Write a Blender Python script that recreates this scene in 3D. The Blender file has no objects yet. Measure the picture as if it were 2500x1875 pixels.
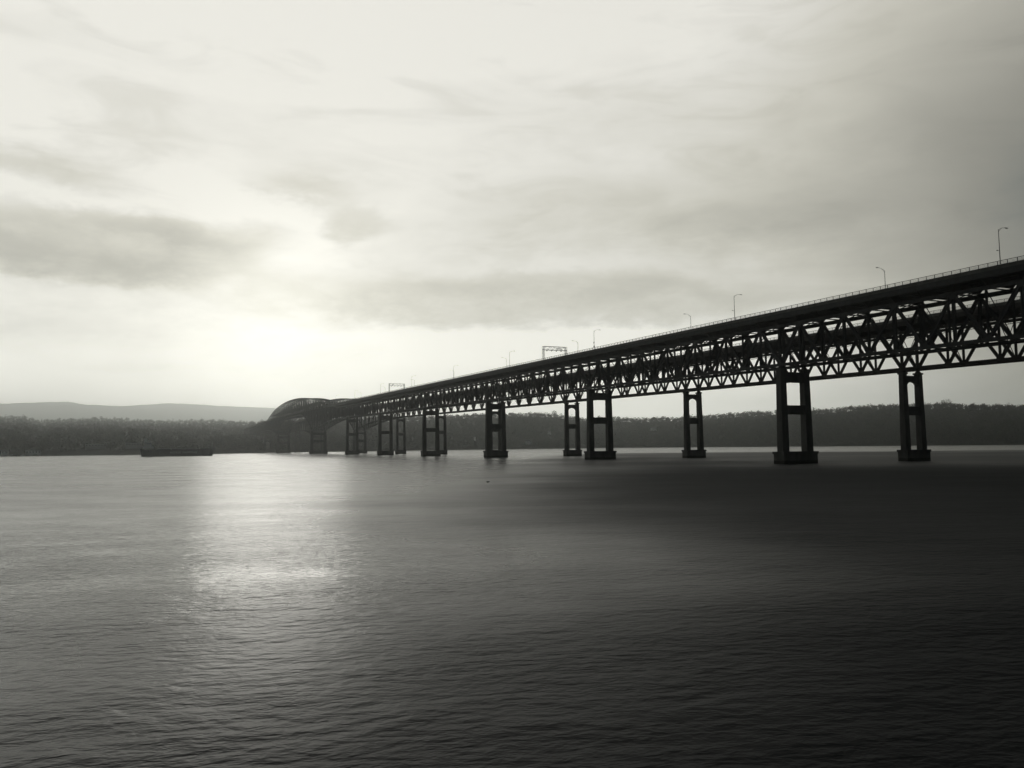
import bpy, bmesh, math, random
import numpy as np
from mathutils import Vector, Matrix
R = math.radians
rnd = random.Random(11)
S = bpy.context.scene
COL = S.collection

# ------------------------------------------------------------------ camera
F_PX = 1944.0                      # focal length in pixels of a 2500 px wide frame
PITCH, ROLL, CAM_H = 0.0783, 0.0105, 6.76
cam_d = bpy.data.cameras.new('camera')
cam_d.sensor_width = 36.0
cam_d.lens = 36.0 * F_PX / 2500.0
cam_d.clip_start = 0.2
cam_d.clip_end = 60000
cam = bpy.data.objects.new('camera', cam_d)
COL.objects.link(cam)
cp, sp, cr, sr = math.cos(PITCH), math.sin(PITCH), math.cos(ROLL), math.sin(ROLL)
X0, U0, F0 = Vector((1, 0, 0)), Vector((0, -sp, cp)), Vector((0, cp, sp))
cx, cy, cz = X0 * cr - U0 * sr, X0 * sr + U0 * cr, -F0
cam.matrix_world = Matrix(((cx.x, cy.x, cz.x, 0), (cx.y, cy.y, cz.y, 0), (cx.z, cy.z, cz.z, CAM_H), (0, 0, 0, 1)))
S.camera = cam

def ray(x, y):                     # direction through a point of the 2500 x 1875 photograph (for surveying positions)
    u2, v2 = (x - 1250) / F_PX, (937.5 - y) / F_PX
    return (X0 * (u2 * cr + v2 * sr) + U0 * (-u2 * sr + v2 * cr) + F0).normalized()
def azel(x, y):
    d = ray(x, y)
    return math.atan2(d.x, d.y), math.asin(d.z)
def hz(x):                         # image row of the horizon
    return 1103.0 - 0.01049 * x

# ------------------------------------------------------------------ node helpers
class N:
    """a small arithmetic wrapper round shader node sockets"""
    def __init__(s, nt, sock): s.nt, s.s = nt, sock
    def _m(s, op, *a, clamp=False):
        n = s.nt.nodes.new('ShaderNodeMath'); n.operation = op; n.use_clamp = clamp
        for i, v in enumerate((s,) + a):
            if isinstance(v, N): s.nt.links.new(v.s, n.inputs[i])
            else: n.inputs[i].default_value = v
        return N(s.nt, n.outputs[0])
    def __add__(s, o): return s._m('ADD', o)
    __radd__ = __add__
    def __sub__(s, o): return s._m('SUBTRACT', o)
    def __rsub__(s, o): return (s * -1.0) + o
    def __mul__(s, o): return s._m('MULTIPLY', o)
    __rmul__ = __mul__
    def __truediv__(s, o): return s._m('DIVIDE', o)
    def clamp(s): return s._m('ADD', 0.0, clamp=True)
    def f(s, op, *a): return s._m(op, *a)
    def step(s, a, b):             # smooth step from a to b
        n = s.nt.nodes.new('ShaderNodeMapRange'); n.interpolation_type = 'SMOOTHSTEP'
        s.nt.links.new(s.s, n.inputs['Value'])
        n.inputs['From Min'].default_value, n.inputs['From Max'].default_value = a, b
        return N(s.nt, n.outputs['Result'])
def xyz(nt, x, y, z):
    n = nt.nodes.new('ShaderNodeCombineXYZ')
    for i, v in enumerate((x, y, z)):
        if isinstance(v, N): nt.links.new(v.s, n.inputs[i])
        else: n.inputs[i].default_value = v
    return n.outputs[0]
def noise(nt, vec, scale, detail=4, rough=0.55, dist=0.0):
    n = nt.nodes.new('ShaderNodeTexNoise')
    nt.links.new(vec, n.inputs['Vector'])
    n.inputs['Scale'].default_value = scale
    n.inputs['Detail'].default_value = detail
    n.inputs['Roughness'].default_value = rough
    n.inputs['Distortion'].default_value = dist
    return N(nt, n.outputs[0])
def mixc(nt, fac, a, b):
    n = nt.nodes.new('ShaderNodeMix'); n.data_type = 'RGBA'
    nt.links.new(fac.s, n.inputs[0])
    for i, v in ((6, a), (7, b)):
        if isinstance(v, tuple): n.inputs[i].default_value = (*v, 1)
        else: nt.links.new(v, n.inputs[i])
    return n.outputs[2]

# ------------------------------------------------------------------ world: overcast evening sky
SUN_AZ, SUN_EL = azel(685, 0)[0], R(10.0)
W = bpy.data.worlds.new('World'); S.world = W; W.use_nodes = True
nt = W.node_tree; nt.nodes.clear()
out = nt.nodes.new('ShaderNodeOutputWorld'); bg = nt.nodes.new('ShaderNodeBackground')
tc = nt.nodes.new('ShaderNodeTexCoord'); sep = nt.nodes.new('ShaderNodeSeparateXYZ')
nt.links.new(tc.outputs['Generated'], sep.inputs[0])
dx, dy, dz = (N(nt, sep.outputs[i]) for i in range(3))
zc = dz.f('MAXIMUM', 0.0)
az0 = dx.f('ARCTAN2', dy); el0 = dz.f('ARCSINE')
inv = (zc + 0.16)
pv = xyz(nt, dx / inv, dy / inv, dz * 0.6)
w1 = noise(nt, pv, 1.3, 6, 0.55, 0.6)
w2 = noise(nt, xyz(nt, dx * 1.0 + 5.0, dy * 1.0, dz * 3.4), 2.6, 7, 0.56, 0.5)
w3 = noise(nt, xyz(nt, dx * 1.0 + 9.0, dy * 1.0, dz * 2.6), 8.0, 6, 0.6, 0.3)
w4 = noise(nt, xyz(nt, dx + 2.0, dy, dz * 2.2), 22.0, 6, 0.62, 0.2)
az = az0 + (w2 - 0.5) * 0.16 + (w3 - 0.5) * 0.10 + (w4 - 0.5) * 0.035
el = el0 + (w1 - 0.5) * 0.03 + (w3 - 0.5) * 0.045 + (w2 - 0.5) * 0.035 + (w4 - 0.5) * 0.026
def blob(x, y, sx, sy, amp, p=1.0):
    a, e = azel(x, y)
    u = (az - a) * (F_PX / sx); v = (el - e) * (F_PX / sy)
    q = (u * u + v * v) * 0.5
    if p != 1.0: q = q.f('POWER', p)
    return (q * -1.0).f('EXPONENT') * amp
SKY_MAX = 0.885
dark = (az0 + (w2 - 0.5) * 0.22 + (w3 - .5) * .05).step(R(10), R(38))
band = ((el0 - R(12.5)) / R(9.0)); band = (band * band * -0.5).f('EXPONENT')
L = 1.0 - dark * (band * 0.42 + 0.41)
blobs = [
    (250, 600, 240, 56, .32, 3.2), (500, 565, 130, 26, .20, 1.6), (330, 620, 160, 30, .08, 1.0), (60, 640, 150, 35, .08, 1.0),
    (80, 410, 140, 28, .20, 1.8), (430, 300, 260, 90, .07, 1.0), (640, 370, 300, 60, .07, 1.0),
    (800, 440, 110, 26, .10, 1.2), (880, 535, 60, 34, .20, 1.8), (760, 455, 120, 20, .12, 1.4),
    (620, 715, 340, 42, .15, 1.2), (150, 780, 260, 40, .10, 1.0), (1000, 690, 300, 26, .10, 1.3), (1800, 540, 250, 40, .10, 1.2), (330, 120, 300, 50, .05, 1.0), (1450, 480, 200, 30, .06, 1.2), (2250, 300, 160, 60, .08, 1.0),
    (1330, 745, 390, 48, .25, 3.6), (1250, 560, 380, 60, .10, 1.0),
    (1750, 640, 360, 110, .16, 1.0), (1600, 330, 330, 130, .10, 1.0), (1150, 250, 260, 60, .05, 1.0),
    (2000, 420, 300, 130, .10, 1.0), (600, 985, 500, 26, .05, 1.0), (660, 900, 430, 150, .17, 1.0), (690, 700, 200, 160, .05, 1.0)]
rag = w3.step(0.30, 0.66) * 0.35 + w4.step(.3, .7) * 0.15 + 0.60
wisp = noise(nt, xyz(nt, az0 * 2.4 + el0 * .8, el0 * 9.0, 3.0), 2.3, 8, 0.58, 1.1)
L = L * (1.0 - wisp.step(0.47, 0.70) * 0.11)
L = L * (1.0 + wisp.step(.50, .25) * 0.05)
for b in blobs: L = L * (1.0 - blob(*b[:4], b[4] * 1.6, b[5]) * rag)
L = L * (1.0 + (w1 - 0.5) * 0.26 + (w2 - 0.5) * 0.26 + (w3 - 0.5) * 0.12)
L = L * 1.09
L = L + blob(1250, 838, 330, 30, .22, 2.0) + blob(400, 500, 300, 30, .05) + blob(600, 860, 500, 55, .05)
L = L.f('MINIMUM', 1.0)
# the cloud deck thickens overhead and away from the hidden sun
L = L * (1.0 - (el0 + az0.step(R(-26), R(12)) * R(12.0)).step(R(41.5), R(47)) * 0.95)
ds = (az0 - SUN_AZ); ds = ds.f('ABSOLUTE')
L = L * (1.0 - ds.step(R(48), R(78)) * 0.90)
hzn = ((el0.f('MAXIMUM', 0.0)) * (-1 / R(4.2))).f('EXPONENT')
L = L * (1.0 + hzn * (1.75 - dark * 0.55))      # the air layer dims this low light again before it is seen
L = L * SKY_MAX
tint = mixc(nt, L.step(0.55, 0.85), mixc(nt, L.step(0.03, 0.30), (0.80, 0.96, 1.0), (1.0, 0.968, 0.845)), (1.0, 0.978, 0.905))
vm = nt.nodes.new('ShaderNodeVectorMath'); vm.operation = 'SCALE'
nt.links.new(tint, vm.inputs[0]); nt.links.new(L.s, vm.inputs['Scale'])
sky = nt.nodes.new('ShaderNodeTexSky'); sky.sky_type = 'NISHITA'; sky.sun_disc = False
sky.sun_elevation = SUN_EL; sky.sun_rotation = SUN_AZ
sk = nt.nodes.new('ShaderNodeVectorMath'); sk.operation = 'SCALE'
nt.links.new(sky.outputs[0], sk.inputs[0]); sk.inputs['Scale'].default_value = 0.05
nt.links.new(mixc(nt, dz * 0.0 + 0.03, vm.outputs[0], sk.outputs[0]), bg.inputs['Color'])
bg.inputs['Strength'].default_value = 1.0
nt.links.new(bg.outputs[0], out.inputs['Surface'])

# ------------------------------------------------------------------ sun behind cloud
sl = bpy.data.lights.new('sun', 'SUN'); sl.energy = 0.085; sl.angle = R(10); sl.color = (1.0, 0.97, 0.90)
so = bpy.data.objects.new('sun', sl); COL.objects.link(so)
sd = Vector((math.sin(SUN_AZ) * math.cos(SUN_EL), math.cos(SUN_AZ) * math.cos(SUN_EL), math.sin(SUN_EL)))
so.rotation_euler = sd.to_track_quat('Z', 'Y').to_euler(); so.location = (0, 0, 300)

S.view_settings.view_transform = 'Standard'; S.view_settings.look = 'None'
S.view_settings.exposure = 0.0; S.view_settings.gamma = 1.0
S.render.engine = 'CYCLES'
S.cycles.use_denoising = True
S.cycles.max_bounces = 5; S.cycles.volume_bounces = 2
S.cycles.sample_clamp_indirect = 4

# ------------------------------------------------------------------ object helpers
def put(o, parent=None):
    COL.objects.link(o)
    if parent is not None: o.parent = parent
    return o
def tag(o, label=None, cat=None, group=None, kind=None):
    if label: o['label'] = label
    if cat: o['category'] = cat
    if group: o['group'] = group
    if kind: o['kind'] = kind
    return o
def empty(name, loc=(0, 0, 0), rz=0.0):
    o = bpy.data.objects.new(name, None); o.location = loc; o.rotation_euler = (0, 0, rz); o.empty_display_size = 0.5
    return put(o)
class MB:
    def __init__(s): s.v, s.f = [], []
    def add(s, v, f):
        b = len(s.v); s.v += [tuple(p) for p in v]; s.f += [tuple(b + i for i in q) for q in f]; return s
    def box(s, a, b):
        (x0, y0, z0), (x1, y1, z1) = a, b
        return s.add([(x0, y0, z0), (x1, y0, z0), (x1, y1, z0), (x0, y1, z0), (x0, y0, z1), (x1, y0, z1), (x1, y1, z1), (x0, y1, z1)],
                     [(3, 2, 1, 0), (4, 5, 6, 7), (0, 1, 5, 4), (1, 2, 6, 5), (2, 3, 7, 6), (3, 0, 4, 7)])
    def frustum(s, z0, z1, c0, h0, c1, h1):
        v = []
        for z, c, h in ((z0, c0, h0), (z1, c1, h1)):
            for sx, sy in ((-1, -1), (1, -1), (1, 1), (-1, 1)): v.append((c[0] + sx * h[0], c[1] + sy * h[1], z))
        return s.add(v, [(3, 2, 1, 0), (4, 5, 6, 7), (0, 1, 5, 4), (1, 2, 6, 5), (2, 3, 7, 6), (3, 0, 4, 7)])
    def bar(s, p, q, w, h=None, up=(0, 0, 1)):
        h = h or w; p, q = Vector(p), Vector(q); d = (q - p).normalized(); u = Vector(up)
        if abs(d.dot(u)) > 0.98: u = Vector((0, 1, 0))
        a = d.cross(u).normalized() * (w / 2); b = a.cross(d).normalized() * (h / 2)
        v = [p - a - b, p + a - b, p + a + b, p - a + b, q - a - b, q + a - b, q + a + b, q - a + b]
        return s.add(v, [(0, 1, 2, 3), (7, 6, 5, 4), (1, 0, 4, 5), (2, 1, 5, 6), (3, 2, 6, 7), (0, 3, 7, 4)])
    def tube(s, pts, r, n=6):
        pts = [Vector(p) for p in pts]; rs = r if isinstance(r, (list, tuple)) else [r] * len(pts)
        rings = []
        for i, p in enumerate(pts):
            d = (pts[min(i + 1, len(pts) - 1)] - pts[max(i - 1, 0)]).normalized()
            u = Vector((0, 0, 1)) if abs(d.z) < 0.9 else Vector((0, 1, 0))
            a = d.cross(u).normalized(); b = a.cross(d)
            rings.append([p + (a * math.cos(t) + b * math.sin(t)) * rs[i] for t in (2 * math.pi * k / n for k in range(n))])
        v = [q for g in rings for q in g]; f = []
        for i in range(len(pts) - 1):
            for k in range(n): f.append((i * n + k, i * n + (k + 1) % n, (i + 1) * n + (k + 1) % n, (i + 1) * n + k))
        f.append(tuple(range(n - 1, -1, -1))); f.append(tuple((len(pts) - 1) * n + k for k in range(n)))
        return s.add(v, f)
    def sweep(s, path, sec):       # path: (x, y, z) points; sec: closed section of (dx, dz)
        n = len(sec); v = []; f = []
        for (x, y, z) in path: v += [(x + a, y, z + b) for a, b in sec]
        for i in range(len(path) - 1):
            for k in range(n): f.append((i * n + k, i * n + (k + 1) % n, (i + 1) * n + (k + 1) % n, (i + 1) * n + k))
        f.append(tuple(range(n - 1, -1, -1))); f.append(tuple((len(path) - 1) * n + k for k in range(n)))
        return s.add(v, f)
    def mesh(s, name, mat):
        m = bpy.data.meshes.new(name); m.from_pydata(s.v, [], s.f); m.materials.append(mat); m.update(); return m
    def build(s, name, mat, parent=None):
        return put(bpy.data.objects.new(name, s.mesh(name, mat)), parent)
def sec(w, h, z=0.0, x=0.0): return [(x - w / 2, z - h / 2), (x + w / 2, z - h / 2), (x + w / 2, z + h / 2), (x - w / 2, z + h / 2)]

# ------------------------------------------------------------------ materials
def material(name, c1, c2=None, scale=1.0, rough=0.7, spec=0.4, metal=0.0, bump=0.0, stretch=(1, 1, 1)):
    m = bpy.data.materials.new(name); m.use_nodes = True; t = m.node_tree; b = t.nodes['Principled BSDF']
    b.inputs['Roughness'].default_value = rough; b.inputs['Metallic'].default_value = metal
    b.inputs['Specular IOR Level'].default_value = spec
    tcn = t.nodes.new('ShaderNodeTexCoord'); mp = t.nodes.new('ShaderNodeMapping'); mp.inputs['Scale'].default_value = stretch
    t.links.new(tcn.outputs['Object'], mp.inputs[0])
    nn = noise(t, mp.outputs[0], scale, 6, 0.6)
    c2 = c2 or tuple(x * 0.7 for x in c1)
    t.links.new(mixc(t, nn.step(0.35, 0.65), c1, c2), b.inputs['Base Color'])
    if bump:
        bp = t.nodes.new('ShaderNodeBump'); bp.inputs['Strength'].default_value = 0.5; bp.inputs['Distance'].default_value = bump
        t.links.new(nn.s, bp.inputs['Height']); t.links.new(bp.outputs[0], b.inputs['Normal'])
    return m
STEEL = material('dark_painted_steel', (.022, .025, .027), (.015, .016, .016), 0.7, .75, .2)
STEEL_B = material('weathering_steel', (.025, .023, .021), (.016, .015, .014), 0.6, .8, .15)
CONC = material('pier_concrete', (.062, .062, .058), (.036, .037, .035), 0.35, .9, .2, bump=.03, stretch=(1, 1, .35))
t = CONC.node_tree; bn = t.nodes['Principled BSDF']; src = bn.inputs['Base Color'].links[0].from_socket
tcz = t.nodes.new('ShaderNodeTexCoord'); sz = t.nodes.new('ShaderNodeSeparateXYZ'); t.links.new(tcz.outputs['Object'], sz.inputs[0])
zz_ = N(t, sz.outputs[2]) + noise(t, tcz.outputs['Object'], 1.1, 4, .6) * 0.9
t.links.new(mixc(t, zz_.step(1.35, 1.75), (.012, .014, .010), src), bn.inputs['Base Color'])      # weed below the tide line
DECKM = material('deck_concrete', (.07, .07, .066), (.045, .045, .043), 0.5, .9, .2)
ASPH = material('asphalt', (.05, .05, .05), (.04, .04, .04), 2.0, .9, .2)
GALV = material('galvanised_steel', (.22, .23, .23), (.16, .17, .17), 3.0, .55, .5, metal=.3)
LENS = material('lamp_lens', (.35, .35, .33), (.3, .3, .3), 6.0, .3, .5)
WOOD = material('forest_branches', (.055, .058, .045), (.032, .036, .030), 0.06, .95, .1)
BARK = material('tree_bark', (.07, .06, .05), (.04, .035, .03), 2.0, .95, .1)
EVERG = material('evergreen_needles', (.035, .05, .032), (.02, .03, .02), 1.0, .9, .1)
SOIL = material('hill_ground', (.045, .043, .034), (.03, .031, .026), 0.01, .95, .1)
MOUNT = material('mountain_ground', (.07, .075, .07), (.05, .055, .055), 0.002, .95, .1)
HULL = material('dark_hull_paint', (.03, .035, .045), (.022, .024, .03), .2, .5, .4)
HULLR = material('red_boot_paint', (.07, .03, .025), (.05, .022, .02), .3, .6, .3)
WHITE = material('white_paint', (.84, .84, .82), (.76, .76, .74), .6, .5, .4)
GREY = material('grey_siding', (.36, .37, .37), (.28, .29, .29), .5, .8, .3)
ROOF = material('roof_shingle', (.09, .09, .09), (.06, .06, .06), .8, .9, .2)
GLASS = material('dark_glass', (.02, .025, .03), (.02, .02, .025), 1., .1, .6)
FEATH = material('dark_feathers', (.03, .03, .03), (.02, .02, .02), 12., .8, .2)
STONE = material('shore_stone', (.16, .155, .145), (.09, .088, .08), .5, .95, .2, bump=.1)

# ------------------------------------------------------------------ water
wm = bpy.data.materials.new('river_water'); wm.use_nodes = True; t = wm.node_tree; b = t.nodes['Principled BSDF']
b.inputs['Base Color'].default_value = (.0008, .0032, .0050, 1); b.inputs['IOR'].default_value = 1.33
b.inputs['Specular IOR Level'].default_value = 0.5
geo = t.nodes.new('ShaderNodeNewGeometry')
sp_ = t.nodes.new('ShaderNodeSeparateXYZ'); t.links.new(geo.outputs['Position'], sp_.inputs[0])
px, py = N(t, sp_.outputs[0]), N(t, sp_.outputs[1])
ca, sa = math.cos(R(9)), math.sin(R(9))
qx = px * ca + py * sa; qy = py * ca - px * sa
v1 = xyz(t, qx * 1.1, qy * 2.1, 0.0)
v2 = xyz(t, qx * 2.6, qy * 4.4, 3.0)
v3 = xyz(t, qx * 0.22 + qy * 0.06, qy * 0.42, 7.0)
big = noise(t, v3, 1.0, 3, 0.5, 0.4)
h = noise(t, v1, 1.0, 3, 0.5, 0.25) * 0.135 + noise(t, v2, 1.0, 2.5, 0.55, 0.2) * 0.042 + big * 0.24
streak = noise(t, xyz(t, px * 0.004, py * 0.016, 1.0), 1.0, 3, 0.5)
# sheltered smooth water on the left and along the far bank, wind-ruffled water on the right
side = (px - py * 0.06 + (noise(t, xyz(t, px * .02, py * .012, 2.), 1.0, 3, .5) - .5) * 46.0).step(-40.0, 44.0)
far = (py + (streak - .5) * 500.0).step(560.0, 700.0)
near = 1.0 - (py + px * .15).step(14.0, 44.0)
rf = (side * (1.0 - far * .8) * (1.0 - py.step(120.0, 260.0) * .50) + (streak - .5) * .3 + .06).step(0.0, 1.0)
calm = (side * (1.0 - far * .8) * (1.0 - py.step(120.0, 260.0) * .50) + near * .3 + (streak - .5) * .3 + .06).step(0.0, 1.0)
gust = noise(t, xyz(t, px * 0.05, py * 0.11, 5.0), 1.0, 5, 0.6).step(0.32, 0.68)
bp = t.nodes.new('ShaderNodeBump'); bp.inputs['Distance'].default_value = 1.0
t.links.new((calm * 0.65 + (gust * 0.26 + 0.14) * (2.4 - py.step(16.0, 130.0) * 1.7) * (1.0 - side * .45)).s, bp.inputs['Strength']); t.links.new(h.s, bp.inputs['Height'])
t.links.new(bp.outputs[0], b.inputs['Normal'])
t.links.new(((rf + near * side * 1.2).f('MINIMUM', 1.12) * 0.64 + (gust - .5) * .05 + 0.07 + py.step(14.0, 150.0) * 0.18).s, b.inputs['Roughness'])
xs = [-22000, -4000, -900, -200, 0, 200, 900, 4000, 22000]
ys = [-9000, -800, -60, 0, 60, 250, 900, 2500, 28000]
V = [(x, y, 0) for y in ys for x in xs]
Fc = [(j * 9 + i, j * 9 + i + 1, (j + 1) * 9 + i + 1, (j + 1) * 9 + i) for j in range(8) for i in range(8)]
m = bpy.data.meshes.new('water'); m.from_pydata(V, [], Fc); m.materials.append(wm)
tag(put(bpy.data.objects.new('water', m)), 'wide grey river surface with small ripples and a bright sun glitter path', None, None, 'structure')

# ------------------------------------------------------------------ terrain: far bank and distant mountains
from bisect import bisect
def interp(tab, x):
    if x <= tab[0][0]: return tab[0][1]
    if x >= tab[-1][0]: return tab[-1][1]
    i = bisect([a for a, _ in tab], x) - 1
    (a, fa), (c, fc) = tab[i], tab[i + 1]
    return fa + (fc - fa) * (x - a) / (c - a)
def pix(a): return 1250 + F_PX * math.tan(a)
SHORE = [(-900, 1150), (0, 1210), (330, 1250), (560, 1330), (640, 1430), (700, 1580), (820, 1660), (1012, 1830), (1250, 2100), (1500, 2200), (1900, 1800), (2500, 1450), (3600, 1200)]
RIDGE = [(-900, 4800), (0, 4800), (500, 4200), (650, 2700), (900, 2400), (1250, 2600), (1500, 2750), (1900, 2300), (2500, 1900), (3600, 1700)]
SKYL = [(-900, 1010), (0, 1016), (60, 1016), (95, 1027), (160, 1023), (230, 1021), (300, 1023), (400, 1028), (500, 1026), (600, 1030), (640, 1028), (760, 1022),
        (900, 1020), (1087, 1013), (1154, 1010), (1236, 1008), (1298, 1006), (1350, 1009), (1378, 1014), (1415, 1019), (1497, 1016), (1535, 1021),
        (1600, 1019), (1660, 1017), (1720, 1013), (1834, 1005), (1893, 1001), (1990, 999), (2070, 993), (2151, 986), (2264, 986), (2311, 981), (2350, 985), (2500, 987), (3600, 970)]
def vn(x, y, s=0):                 # cheap smooth value noise
    return (math.sin(x * 1.7 + s) * math.cos(y * 1.3 - s * 2) + math.sin(x * 3.1 + y * 2.3 + s) * .5 + math.cos(y * 4.7 - x * 2.9 + s * 3) * .3) / 1.8
TREE_H = 13.0
def ground(a, r):
    x = pix(a); ca_ = math.cos(a)
    ds_, dr_ = interp(SHORE, x) / ca_, interp(RIDGE, x) / ca_
    top = (hz(x) - interp(SKYL, x)) * (dr_ * ca_) / F_PX + CAM_H - TREE_H
    u = (r - ds_) / (dr_ - ds_)
    if u < 0: return -2.5 + 2.5 * max(0.0, 1 + u * 30)
    u1 = min(u, 1.0)
    # a bank at the water, a shoulder, then the ridge
    z = 3.0 * min(1, u1 * 40) + (top - 3.0) * (0.55 * u1 ** 0.55 + 0.45 * u1 ** 1.6)
    z += 5.5 * vn(a * 60, r / 170.0, 1) * min(1, u1 * 3) * (1 - u1 ** 6)
    z += (dr_ / 3000.) * (3.2 * vn(a * 330, 2, 6) + 2.6 * vn(a * 1100, 5, 7)) * max(0, u1 - .7) / .3
    if u > 1: z = z - (u - 1) * 60
    return z
azs = [R(-44 + 0.1 * i) for i in range(881)]
us = [-0.04, -0.012, 0.0, 0.008, 0.02, 0.05, 0.09, 0.14, 0.2, 0.28, 0.36, 0.45, 0.54, 0.63, 0.72, 0.8, 0.87, 0.93, 1.0, 1.1, 1.3]
V = []
for a in azs:
    x = pix(a); ds_, dr_ = interp(SHORE, x) / math.cos(a), interp(RIDGE, x) / math.cos(a)
    for u in us:
        r = ds_ + u * (dr_ - ds_) + (8 * vn(a * 200, 3, 2) if u < .03 else 0)
        V.append((math.sin(a) * r, math.cos(a) * r, ground(a, r) if u > -.03 else -3))
n = len(us)
Fc = [(i * n + j, (i + 1) * n + j, (i + 1) * n + j + 1, i * n + j + 1) for i in range(len(azs) - 1) for j in range(n - 1)]
m = bpy.data.meshes.new('far_bank'); m.from_pydata(V, [], Fc); m.materials.append(SOIL)
for p in m.polygons: p.use_smooth = True
tag(put(bpy.data.objects.new('far_bank', m)), 'long low wooded bank across the river', None, None, 'structure')

MTN = [(-1100, 975), (0, 984), (88, 981), (162, 979), (206, 986), (294, 990), (411, 983), (470, 985), (529, 989), (650, 994), (800, 1000), (1000, 1015), (1400, 1040), (3600, 1040)]
V = []
azm = [R(-46 + 0.3 * i) for i in range(310)]
prof = [(11000, 0), (12000, .35), (13000, .68), (13700, .93), (14000, 1.0), (14400, .9), (15500, .2)]
for a in azm:
    x = pix(a); top = (hz(x) - interp(MTN, x)) * 14000 / F_PX
    top += 6 * vn(a * 90, 0, 4) + 3 * vn(a * 330, 1, 5)
    for d, k in prof:
        r = d / math.cos(a)
        V.append((math.sin(a) * r, math.cos(a) * r, -4 + max(0, top * k * (1 + .06 * vn(a * 50, d / 500., 3) * (k < .95)))))
n = len(prof)
Fc = [(i * n + j, (i + 1) * n + j, (i + 1) * n + j + 1, i * n + j + 1) for i in range(len(azm) - 1) for j in range(n - 1)]
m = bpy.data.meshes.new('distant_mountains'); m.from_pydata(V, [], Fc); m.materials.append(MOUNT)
for p in m.polygons: p.use_smooth = True
tag(put(bpy.data.objects.new('distant_mountains', m)), 'pale distant mountain ridge fading into the haze', None, None, 'structure')

# ------------------------------------------------------------------ the wood on the far bank
rs = np.random.RandomState(5)
trees = []
def try_tree(a, u):
    x = pix(a); ds_, dr_ = interp(SHORE, x) / math.cos(a), interp(RIDGE, x) / math.cos(a)
    r = ds_ + u * (dr_ - ds_)
    X, Y = math.sin(a) * r, math.cos(a) * r
    # keep the bridge corridor clear where the deck comes ashore
    trees.append((X, Y, ground(a, r), a))
for k in range(12500):
    a = R(rs.uniform(-39, 40)); try_tree(a, min(1.0, 0.004 + rs.beta(.75, 1.15)))
for k in range(2600): try_tree(R(rs.uniform(-39, 40)), rs.uniform(.93, 1.02))
for k in range(1300): try_tree(R(rs.uniform(-39, 40)), rs.uniform(.001, .02))
T = np.array(trees)
NT, K = len(T), 46
u = rs.normal(size=(NT, K, 3)); u /= np.linalg.norm(u, axis=2, keepdims=True)
rad = rs.uniform(.35, 1.0, (NT, K, 1)) ** .6
patch = np.array([vn(x / 90., y / 90., 8) for x, y in T[:, :2]])
hh = rs.uniform(8.5, 16.5, NT) * (1 + .16 * patch); tall = rs.uniform(size=NT) < .05; hh[tall] *= 1.3
ww = hh * rs.uniform(.28, .46, NT)
hh = hh * np.where(np.hypot(T[:, 0], T[:, 1]) > 3300, 1.25, 1.0)
c = T[:, None, :3] + np.stack([u[..., 0] * rad[..., 0] * ww[:, None], u[..., 1] * rad[..., 0] * ww[:, None],
                               hh[:, None] * .58 + u[..., 2] * rad[..., 0] * hh[:, None] * .42], -1)
size = rs.uniform(.9, 2.3, (NT, K, 1, 1))
tri = c[:, :, None, :] + rs.normal(size=(NT, K, 3, 3)) * size * .62
tri[..., 2] = np.maximum(tri[..., 2], T[:, None, None, 2] - .5)
VV = tri.reshape(-1, 3)
m = bpy.data.meshes.new('forest')
nf = NT * K
m.vertices.add(nf * 3); m.vertices.foreach_set('co', VV.astype(np.float32).ravel())
m.loops.add(nf * 3); m.loops.foreach_set('vertex_index', np.arange(nf * 3, dtype=np.int32))
m.polygons.add(nf); m.polygons.foreach_set('loop_start', np.arange(0, nf * 3, 3, dtype=np.int32))
m.update(calc_edges=True); m.materials.append(WOOD)
tag(put(bpy.data.objects.new('forest', m)), 'dense bare spring woodland covering the hills of the far bank', 'woodland', None, 'stuff')

def at_bank(x, u):
    a = math.atan((x - 1250) / F_PX); ds_, dr_ = interp(SHORE, x) / math.cos(a), interp(RIDGE, x) / math.cos(a)
    r = ds_ + u * (dr_ - ds_)
    return math.sin(a) * r, math.cos(a) * r, ground(a, r)
def conifer(x, hgt, label):
    X, Y, Z = at_bank(x, .985)
    o = empty('conifer_tree', (X, Y, Z - .5)); tag(o, label, 'tree', 'single trees standing above the ridge line')
    MB().tube([(0, 0, 0), (0, 0, hgt * .5), (0, 0, hgt * .95)], [.5, .35, .08], 6).build('trunk', BARK, o)
    mb = MB()
    for k in range(520):
        q = rnd.random() ** .8; z = hgt * (.16 + .84 * q); rr = hgt * .20 * (1.02 - q) * (.35 + .65 * rnd.random()) * (1 + .25 * math.sin(q * 40))
        t_ = rnd.random() * 6.283; p = Vector((math.cos(t_) * rr, math.sin(t_) * rr, z)); s_ = .5 + .9 * (1 - q)
        mb.add([p + Vector([rnd.gauss(0, s_) for _ in range(3)]) * .7 for _ in range(3)], [(0, 1, 2)])
    mb.build('crown', EVERG, o)
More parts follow.
